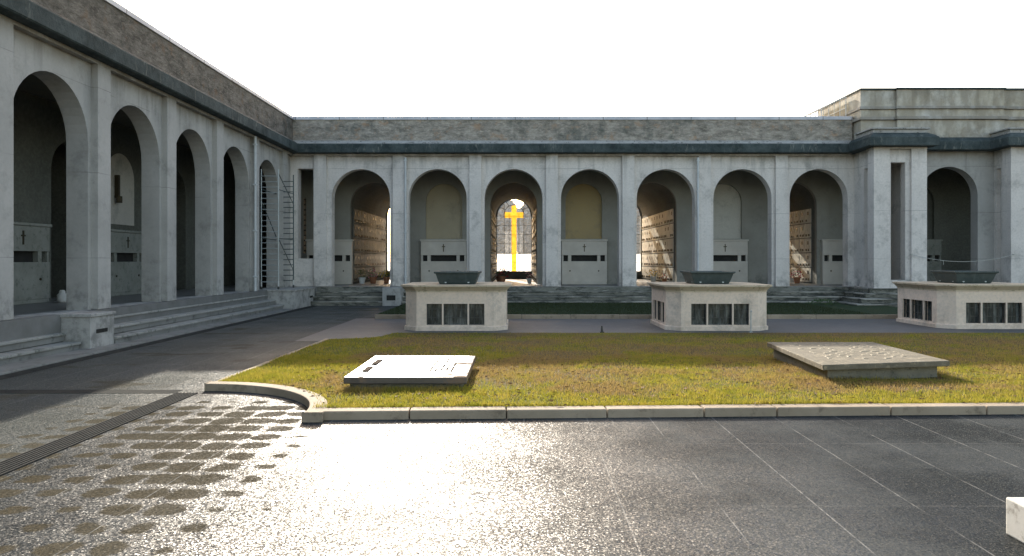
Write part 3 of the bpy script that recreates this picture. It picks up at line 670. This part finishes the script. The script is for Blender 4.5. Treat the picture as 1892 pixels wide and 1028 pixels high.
# ------------------------------------------------------------------ ground, pavement, path, beds
m = MB(); m.face((-400, -300, -.06), (400, -300, -.06), (400, 700, -.06), (-400, 700, -.06)); tag(m.build('ground', M['ground']), kind='structure')
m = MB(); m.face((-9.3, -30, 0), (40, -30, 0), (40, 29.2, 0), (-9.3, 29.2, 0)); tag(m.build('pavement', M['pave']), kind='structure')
m = MB(); m.face((-4.9, 16.0, .004), (40, 16.0, .004), (40, 22.2, .004), (-4.9, 22.2, .004)); tag(m.build('path', M['path']), kind='structure')
KS = .0385                                                # the front kerb runs slightly askew
def kf(x): return 8.09+KS*(x+2.35)
R = 1.93; NC = (-4.27, 7.99)
def yfront(x):
    if x < -2.36: return NC[1]+math.sqrt(max(0, R*R-(x-NC[0])**2))
    return kf(x)
def yback(x):
    if x < -3.0: return 17.55-math.sqrt(max(0, 1.3**2-(x+4.27)**2))
    return 17.55
# front kerb: straight stones, then the concave quarter circle, then the thin left edge
m = MB(); kw = .21
def kstone(p, q, h=.100, w0=kw, gap=.006):
    (x0, y0), (x1, y1) = p, q; l = math.hypot(x1-x0, y1-y0); ux, uy = (x1-x0)/l, (y1-y0)/l; nx, ny = -uy, ux
    x0, y0, x1, y1 = x0+ux*gap, y0+uy*gap, x1-ux*gap, y1-uy*gap
    j = random.uniform(-.003, .003)
    P = [(x0, y0), (x1, y1), (x1+nx*w0, y1+ny*w0), (x0+nx*w0, y0+ny*w0)]
    m.mesh([(a, b, -.05) for a, b in P]+[(a, b, h+j) for a, b in P], [(0,3,2,1),(4,5,6,7),(0,1,5,4),(1,2,6,5),(2,3,7,6),(3,0,4,7)])
xs = [-2.33, -1.2, -.1, 1.05, 2.17, 3.02, 4.36, 5.5, 6.8, 8.1, 9.4, 10.7, 12, 13.3, 14.6, 16, 17.4, 19, 20.5, 22]
for a, b in zip(xs, xs[1:]): kstone((a, kf(a)), (b, kf(b)))
k1 = m.build('kerb', M['kerb'], None, .014); tag(k1, kind='structure')
m = MB(); n = 28; ps = []
for i in range(n+1):
    t = math.pi/2*i/n; ps.append((t, NC[0]+(R-.02)*math.sin(t)*1.0, NC[1]+(R-.02)*math.cos(t)))
vs = []
for t, x_, y_ in ps:
    ox, oy = NC[0]+(R-.02+kw)*math.sin(t), NC[1]+(R-.02+kw)*math.cos(t)
    vs += [(x_, y_, -.05), (x_, y_, .100), (ox, oy, .100), (ox, oy, -.05)]
m.mesh(vs, [(i*4+j, i*4+(j+1) % 4, i*4+4+(j+1) % 4, i*4+4+j) for i in range(n) for j in range(4)]+[(0, 1, 2, 3), (n*4+3, n*4+2, n*4+1, n*4)])
tag(m.build('kerb', M['kerb'], None, .012), kind='structure')
m = MB(); ys = list(np.linspace(NC[1]+R+.12, 16.2, 9))
for a, b in zip(ys, ys[1:]): kstone((-4.27, b), (-4.27, a), .085-.008*(a-9), .08)
tag(m.build('kerb', M['kerb'], None, .008), kind='structure')
def kerb_line(pts, h, w0):
    for a, b in zip(pts, pts[1:]): kstone(a, b, h, w0)
m = MB(); kerb_line([(x_, 22.0) for x_ in np.arange(-4.3, 14.1, 1.5)], .13, .12); tag(m.build('kerb', M['kerb'], None, .01), kind='structure')
# lawns
def hz(x, y):
    if y > 20: return .115
    return .088-.07*max(0, min(1, (y-9)/7.5))+.012*math.sin(x*1.7+y)*math.sin(y*2.3)*(1 if y < 17 else 0)
def lawn(name, X, y0f, y1f, ny):
    vs, fs = [], []
    for x_ in X:
        a, b = y0f(x_), y1f(x_)
        for j in range(ny+1): y_ = a+(b-a)*j/ny; vs.append((x_, y_, hz(x_, y_)+(.012 if y_ > 16.9 and y_ < 20 else 0)))
    k = ny+1
    for i in range(len(X)-1):
        for j in range(ny): fs.append((i*k+j, (i+1)*k+j, (i+1)*k+j+1, i*k+j+1))
    mm = MB(); mm.mesh(vs, fs); return tag(mm.build(name, M['soil'], None, 0, True), kind='structure')
Xl = list(np.arange(-4.21, -2.34, .08))+[-2.33]+list(np.arange(-2.1, 22, .3))
lawn('lawn', Xl, lambda x_: yfront(x_)+.17, yback, 40)
lawn('lawn', list(np.arange(-4.3, 13.9, .5)), lambda x_: 22.1, lambda x_: 28.29, 12)

def blades(name, P, hgt, wid, lean=.5):
    n = len(P); ang = rng.uniform(0, 2*math.pi, n); h = hgt*rng.uniform(.45, 1.25, n); w_ = wid*rng.uniform(.7, 1.3, n)
    la = rng.uniform(0, 2*math.pi, n); lm = h*lean*rng.uniform(.2, 1.3, n)
    b0_ = P.copy(); b0_[:, 0] -= np.cos(ang)*w_/2; b0_[:, 1] -= np.sin(ang)*w_/2
    b1_ = P.copy(); b1_[:, 0] += np.cos(ang)*w_/2; b1_[:, 1] += np.sin(ang)*w_/2
    tp = P.copy(); tp[:, 0] += np.cos(la)*lm; tp[:, 1] += np.sin(la)*lm; tp[:, 2] += h
    V = np.stack([b0_, b1_, tp], 1).reshape(-1, 3).astype(np.float32)
    me = bpy.data.meshes.new(name); me.vertices.add(3*n); me.vertices.foreach_set('co', V.ravel())
    me.loops.add(3*n); me.loops.foreach_set('vertex_index', np.arange(3*n, dtype=np.int32))
    me.polygons.add(n); me.polygons.foreach_set('loop_start', np.arange(0, 3*n, 3, dtype=np.int32))
    me.update(); me.materials.append(M['blade']); o = bpy.data.objects.new(name, me); col.objects.link(o); return o
def pts(n, x0, x1, ylo, yhi, bias=1.0):
    X = rng.uniform(x0, x1, n); u = rng.uniform(0, 1, n)**bias
    out = []
    for x_, t in zip(X, u):
        a, b = ylo(x_), yhi(x_); y_ = a+(b-a)*t
        if -2.2 < x_ < -.7 and 9.6 < y_ < 11.6: continue
        if 4.6 < x_ < 6.3 and 10.4 < y_ < 12.8: continue
        if 11.1 < x_ < 13.9 and y_ > 18.7: continue
        out.append((x_, y_, hz(x_, y_)-.004))
    return np.array(out)
def clump(P, amt):                                          # uneven turf: keep fewer blades in bare spots
    k = np.sin(P[:, 0]*2.1+1.3*np.sin(P[:, 1]*1.7))*np.sin(P[:, 1]*2.7+1.1*np.sin(P[:, 0]*1.3))
    return P[rng.uniform(-1, 1, len(P))*amt < k+.62]
P = pts(210000, -4.2, 12.5, lambda x_: yfront(x_)+.20, lambda x_: 13.2, 1.15)
g1 = blades('grass', clump(P, 1.1), .046, .010); tag(g1, 'short yellow green winter grass with worn brown patches on the front lawn', 'grass', kind='stuff')
P = pts(70000, -4.2, 16, lambda x_: 13.0, lambda x_: yback(x_)-.02)
g2 = blades('grass', clump(P, 1.1), .042, .013); tag(g2, 'shaded grass on the rear half of the front lawn before the vaults', 'grass', kind='stuff')
P = pts(50000, -4.25, 13.7, lambda x_: 22.13, lambda x_: 28.25)
g3 = blades('grass', P, .05, .016); tag(g3, 'dark green grass strip below the steps of the far building', 'grass', kind='stuff')
P = np.concatenate([pts(2600, -2.32, -.60, lambda x_: 9.32, lambda x_: 9.50), pts(900, 4.2, 6.4, lambda x_: 10.1+.16*(x_-4.3), lambda x_: 10.3+.17*(x_-4.3)), pts(6000, -2.3, 12, lambda x_: kf(x_)+.20, lambda x_: kf(x_)+.27)])
def tufts(k):
    out = []
    for _ in range(k):
        x_ = random.uniform(-3.9, 11); y_ = random.uniform(8.4, 15)
        if y_ < yfront(x_)+.3 or (-2.3 < x_ < -.6 and 9.45 < y_ < 11.7) or (4.3 < x_ < 6.5 and 10 < y_ < 13): continue
        for _ in range(random.randint(5, 16)):
            a, b = x_+random.gauss(0, .035), y_+random.gauss(0, .035); out.append((a, b, hz(a, b)-.004))
    return np.array(out)
P = np.concatenate([P, tufts(900)])
g4 = blades('grass', P, .075, .008, .35); tag(g4, 'longer grass tufts along the slab edges and behind the kerb', 'grass', kind='stuff')
# fallen leaves
m = MB()
for _ in range(1500):
    x_ = random.uniform(-3.5, 11); y_ = random.uniform(8.3, 12.6)
    if y_ < yfront(x_)+.15: continue
    z_ = hz(x_, y_)+.025; a = random.uniform(0, 6.28); l = random.uniform(.015, .045); t = random.uniform(-.012, .012)
    m.face((x_-l*math.cos(a), y_-l*math.sin(a), z_), (x_+l*.5*math.sin(a), y_-l*.5*math.cos(a), z_+t), (x_+l*math.cos(a), y_+l*math.sin(a), z_), (x_-l*.5*math.sin(a), y_+l*.5*math.cos(a), z_+.01))
M['dead'] = speckle('dead_leaf', (.18, .09, .035), (.11, .055, .025), 20)
tag(m.build('fallen_leaves', M['dead']), 'scattered brown dead leaves lying in the front lawn', 'leaves', kind='stuff')

# drain channel with lengthwise ribs, cross channel, gutter along the steps
dr = empty('drain_channel', (-4.43, 4, 0), 'ribbed drain channel running along the pavement towards the curved kerb', 'drain')
m = MB(); m.box(-4.575, -4.285, -4, 9.72, -.04, .002); m.build('channel_bed', M['gutter'], dr)
m = MB()
for k in range(7): x_ = -4.565+k*.0435; m.box(x_, x_+.018, -4, 9.72, .0015, .014)
m.build('rib', M['drainrib'], dr)
m = MB(); m.box(-8.1, -4.6, 9.72, 9.98, -.04, .003); cc = m.build('cross_drain', M['gutter']); tag(cc, 'dark cross drain strip crossing the left yard at the curved kerb', 'drain')
m = MB(); m.face((-8.18, -20, .004), (-7.72, -20, .004), (-7.72, 28.2, .004), (-8.18, 28.2, .004)); tag(m.build('gutter', M['gutter']), kind='structure')

# ------------------------------------------------------------------ grave slabs, block
s1 = empty('grave_slab', (-1.45, 10.55, .05), 'bright polished marble grave slab glaring in the sun on the left of the lawn', 'grave slab')
m = MB(); m.box(-2.27, -.64, 9.50, 11.66, .165, .255); tp = m.build('slab', M['slab'], s1, .012)
m = MB(); m.box(-2.20, -.71, 9.58, 11.6, .0, .164); m.build('base', M['slabbase'], s1, .006)
m = MB()
for r_ in range(5):
    xr = -1.20+r_*.075; y_ = 9.95
    while y_ < 11.3:
        l = random.uniform(.03, .06)
        if random.random() < .8 and not (r_ in (1, 3) and y_ > 10.9): m.box(xr, xr+.024, y_, y_+l*.6, .2552, .262)
        y_ += l+.02
m.build('worn_inscription', M['letter'], tp)
m = MB(); m.box(-2.12, -2.04, 9.95, 10.35, .2552, .275); m.box(-2.12, -2.04, 10.6, 11.1, .2552, .275); m.build('bronze_fitting', M['letter'], tp)
s2 = empty('grave_slab', (5.4, 11.5, .05), 'large weathered stone grave slab on a recessed base on the right of the lawn', 'grave slab')
Q = [(4.33, 10.13), (6.37, 10.55), (6.44, 12.97), (4.53, 12.95)]
m = MB(); m.prism(Q, .245, .325); tp2 = m.build('slab', M['slab2'], s2, .01)
m = MB(); m.prism([(4.46, 10.28), (6.25, 10.66), (6.32, 12.9), (4.62, 12.88)], .0, .244); m.build('base', M['slabbase'], s2, .006)
m = MB()
for i in range(10):
    for j in range(9):
        if random.random() < .72:
            x_ = 4.72+j*.165+random.uniform(-.03, .03); y_ = 10.75+i*.20+random.uniform(-.03, .03); w_ = random.uniform(.06, .17); h_ = random.uniform(.003, .010)
            m.prism([(x_, y_), (x_+w_, y_+.02), (x_+w_*.95, y_+.10), (x_+w_*.4, y_+.13), (x_+.01, y_+.08)], .3252, .325+h_, .6)
m.build('relief', M['relief'], tp2)
blk = MB(); blk.box(3.22, 4.9, 2.6, 4.73, 0, .246)
ob = blk.build('marble_block', M['white_stone'], None, .012); tag(ob, 'low white marble block at the bottom right corner of the pavement', 'block')

# ------------------------------------------------------------------ scaffold tower
sf = empty('scaffold_tower', (-9.03, 27.4, FL), 'galvanised scaffold tower with rungs standing in the last arch of the left wing', 'scaffold')
for y_, nm, mt in ((26.5, 'end_frame', 'steel'), (28.3, 'end_frame', 'green_metal')):
    m = MB()
    for x_ in (-9.35, -8.72): m.tube((x_, y_, FL+.12), (x_, y_, 5.15), .022, 8)
    z_ = 1.0
    while z_ < 5.1: m.tube((-9.35, y_, z_), (-8.72, y_, z_), .016, 6); z_ += .205
    m.build(nm, M[mt], sf)
for a, b in (((-8.72, 26.5, 5.0), (-8.72, 28.3, 4.0)), ((-8.72, 26.5, 2.6), (-8.72, 28.3, 1.4)), ((-9.35, 26.5, 4.0), (-9.35, 28.3, 2.6))):
    m = MB(); m.tube(a, b, .016, 6); m.build('brace', M['green_metal'], sf)
for x_ in (-8.72, -9.35):
    for z_ in (2.6, 4.4):
        m = MB(); m.tube((x_, 26.5, z_), (x_, 28.3, z_), .018, 6); m.build('rail', M['green_metal'], sf)
for x_ in (-9.35, -8.72):
    for y_ in (26.5, 28.3):
        m = MB(); m.tube((x_, y_, FL+.10), (x_, y_, FL+.30), .028, 8); o_ = m.build('leg_sleeve', M['potwhite'], sf)
        m = MB(); m.tube((x_-.02, y_, FL+.062), (x_+.02, y_, FL+.062), .06, 12); m.build('castor', M['iron'], o_)

# ------------------------------------------------------------------ flowers and small things in the portico
def plant(x_, y_, s, petal, label, n=70, pot='terracotta', spread=.22, tall=.35):
    r = empty('flower_pot', (x_, y_, FL), label, 'flower pot', 'flower pots and wreaths on the chapel floors')
    m = MB(); m.lathe([(.0, 0), (.09*s, 0), (.13*s, .2*s), (.145*s, .2*s), (.145*s, .24*s), (.11*s, .24*s), (.0, .2*s)]); m.build('pot', M[pot], r, 0, False, True)
    m = MB(); f = MB()
    for _ in range(n):
        a, e, q = random.uniform(0, 6.28), random.uniform(.1, 1.5), random.uniform(.4, 1)
        c = Vector((math.cos(a)*math.cos(e)*spread*s*q*1.3, math.sin(a)*math.cos(e)*spread*s*q*1.3, .2*s+math.sin(e)*tall*s*q))
        d = Vector((random.uniform(-1, 1), random.uniform(-1, 1), random.uniform(-.3, 1))).normalized(); u = d.orthogonal().normalized(); l = random.uniform(.05, .10)*s
        m.face(c-u*l*.3, c+d*l*.6-u*l*.05, c+d*l*1.2, c+u*l*.3+d*l*.5)
        if petal and random.random() < .45:
            rr = .03*s
            cc_ = c+d*l*.8; ring = [cc_+(u*math.cos(k*1.2566)+d.cross(u)*math.sin(k*1.2566))*rr for k in range(5)]
            f.mesh(ring+[cc_+d*rr*.6], [(k, (k+1) % 5, 5) for k in range(5)])
    m.build('foliage', M['leaf'], r, 0, False, True)
    if f.f: f.build('blossom', M[petal], r, 0, False, True)
for args in [(-.62, 34.0, 1.35, 'petal_red', 'dark red flower arrangement left of the cross window'), (-.80, 35.6, 1.1, 'petal_pink', 'pink flowers against the chapel wall behind the red arrangement'),
             (.66, 33.6, .95, 'petal_pink', 'small potted plant right of the cross window', 50, 'potwhite'),
             (6.75, 35.2, 1.15, 'petal_yellow', 'yellow flowers in a white pot before the sunlit niches of the fifth arch', 70, 'potwhite'), (7.05, 34.0, .9, 'petal_red', 'red flowers in a pot right of the yellow ones in the fifth arch'),
             (-7.0, 32.9, 1.2, None, 'leafy green plant in a white pot at the left of the first far arch', 70, 'potwhite'), (-6.55, 33.2, 1.25, 'petal_pink', 'bushy potted plant in the middle of the first far arch'), (-5.95, 33.3, 1.2, 'petal_yellow', 'broad plant with yellow tips at the right of the first far arch', 80, 'terracotta', .36, .3),
             (13.15, 33.6, 1.2, 'petal_red', 'red flowers on the sunlit floor behind the last arch', 70), (13.3, 34.6, 1.0, 'petal_pink', 'pink flowers behind the red ones in the last arch', 60, 'potwhite')]:
    plant(*args)
m = MB(); m.lathe([(0, 0), (.10, 0), (.115, .05), (.115, .2), (.07, .24), (.075, .27), (.05, .32), (0, .32)]); j = m.build('candle_jar', M['potwhite'], None, 0, True); j.location = (-11.55, 18.35, FL)
tag(j, 'small white lidded jar on the floor beside the near wall tomb of the left wing', 'jar')
# standing pipe beside the path, and standpipe at middle vault
m = MB(); m.tube((2.15, 17.85, 0), (2.15, 17.85, .17), .035, 8, .02); m.box(2.10, 2.20, 17.8, 17.9, 0, .03); tag(m.build('water_stopcock', M['iron']), 'small dark stopcock post standing on the path between the left and middle vaults', 'stopcock')
m = MB(); m.tube((5.86, 17.9, 0), (5.86, 17.9, .55), .012, 6); m.tube((5.86, 17.9, .55), (5.86, 17.84, .52), .012, 6); m.box(5.82, 5.90, 17.86, 17.94, 0, .02); tag(m.build('thin_standpipe', M['steel']), 'thin standpipe in front of the windows of the middle vault', 'pipe')
# barrier rope between the pavilion piers
m = MB(); pr = [(15.3+.0, 27.62, 2.02)]
pr = [(15.2+3.95*t, 27.6, 2.02-.28*4*t*(1-t)) for t in np.linspace(0, 1, 14)]
for a, b in zip(pr, pr[1:]): m.tube(a, b, .009, 5)
for t in (4, 8, 11): q = pr[t]; m.tube(q, (q[0], q[1], q[2]-.16), .008, 5)
m.tube((15.2, 27.6, 2.02), (15.2, 27.72, 2.02), .02, 6); m.tube((19.15, 27.6, 2.02), (19.15, 27.72, 2.02), .02, 6)
tag(m.build('barrier_rope', M['rope']), 'pale rope slung across the dark arch between the pavilion piers', 'rope')
# low shrubs in the far strip
def shrub(x_, y_, r_, label):
    m = MB()
    for _ in range(260):
        a, e, q = random.uniform(0, 6.28), random.uniform(0, 1.45), random.uniform(.5, 1)**.6
        c = Vector((x_+math.cos(a)*math.cos(e)*r_*1.5*q, y_+math.sin(a)*math.cos(e)*r_*.8*q, .1+math.sin(e)*r_*.55*q))
        d = Vector((random.uniform(-1, 1), random.uniform(-1, 1), random.uniform(-.2, 1))).normalized(); u = d.orthogonal().normalized(); l = .07
        m.face(c-u*l*.3, c+d*l*.6-u*l*.1, c+d*l*1.2, c+u*l*.35+d*l*.5)
    tag(m.build('low_shrub', M['leaf']), label, 'shrub', 'low shrubs in the far grass strip')
shrub(11.6, 27.2, .42, 'low dark shrub in the grass strip left of the right vault'); shrub(6.0, 27.6, .3, 'low dark shrub in the grass strip behind the middle vault, nearly hidden')

# trees outside, seen only through the chapel windows
M['bark'] = speckle('grey_bark', (.16, .14, .12), (.10, .09, .08), 9)
M['haze_leaf'] = speckle('haze_greyed_leaf', (.34, .35, .35), (.27, .28, .28), 9)  # haze put into the leaves as washed-out grey
def tree(x_, y_, h, r_, label):
    t = empty('tree', (x_, y_, 0), label, 'tree', 'trees behind the chapel windows')
    m = MB(); m.tube((x_, y_, 0), (x_+.1, y_, h*.55), .16, 8, .08)
    for k in range(7):
        a = k*.9; z_ = h*(.3+.05*k); m.tube((x_, y_, z_), (x_+math.cos(a)*r_*.7, y_+math.sin(a)*r_*.7, z_+h*.25), .06, 5, .02)
    m.build('trunk', M['bark'], t)
    m = MB()
    for _ in range(6500):
        a, e, q = random.uniform(0, 6.28), random.uniform(-1.2, 1.5), random.uniform(.3, 1)**.6
        c = Vector((x_+math.cos(a)*math.cos(e)*r_*q, y_+math.sin(a)*math.cos(e)*r_*q, h*.62+math.sin(e)*h*.38*q))
        d = Vector((random.uniform(-1, 1), random.uniform(-1, 1), random.uniform(-1, 1))).normalized(); u = d.orthogonal().normalized(); l = .30
        m.face(c-u*l*.5, c+d*l, c+u*l*.5)
    m.build('crown', M['haze_leaf'], t)
tree(-1.1, 62, 7.2, 1.7, 'small pale tree outside, seen left of the amber cross'); tree(1.3, 66, 7.0, 1.6, 'small pale tree outside, seen right of the amber cross')
tree(10.6, 61, 7.2, 2.0, 'pale tree outside, glimpsed through the window edge in the fifth arch')
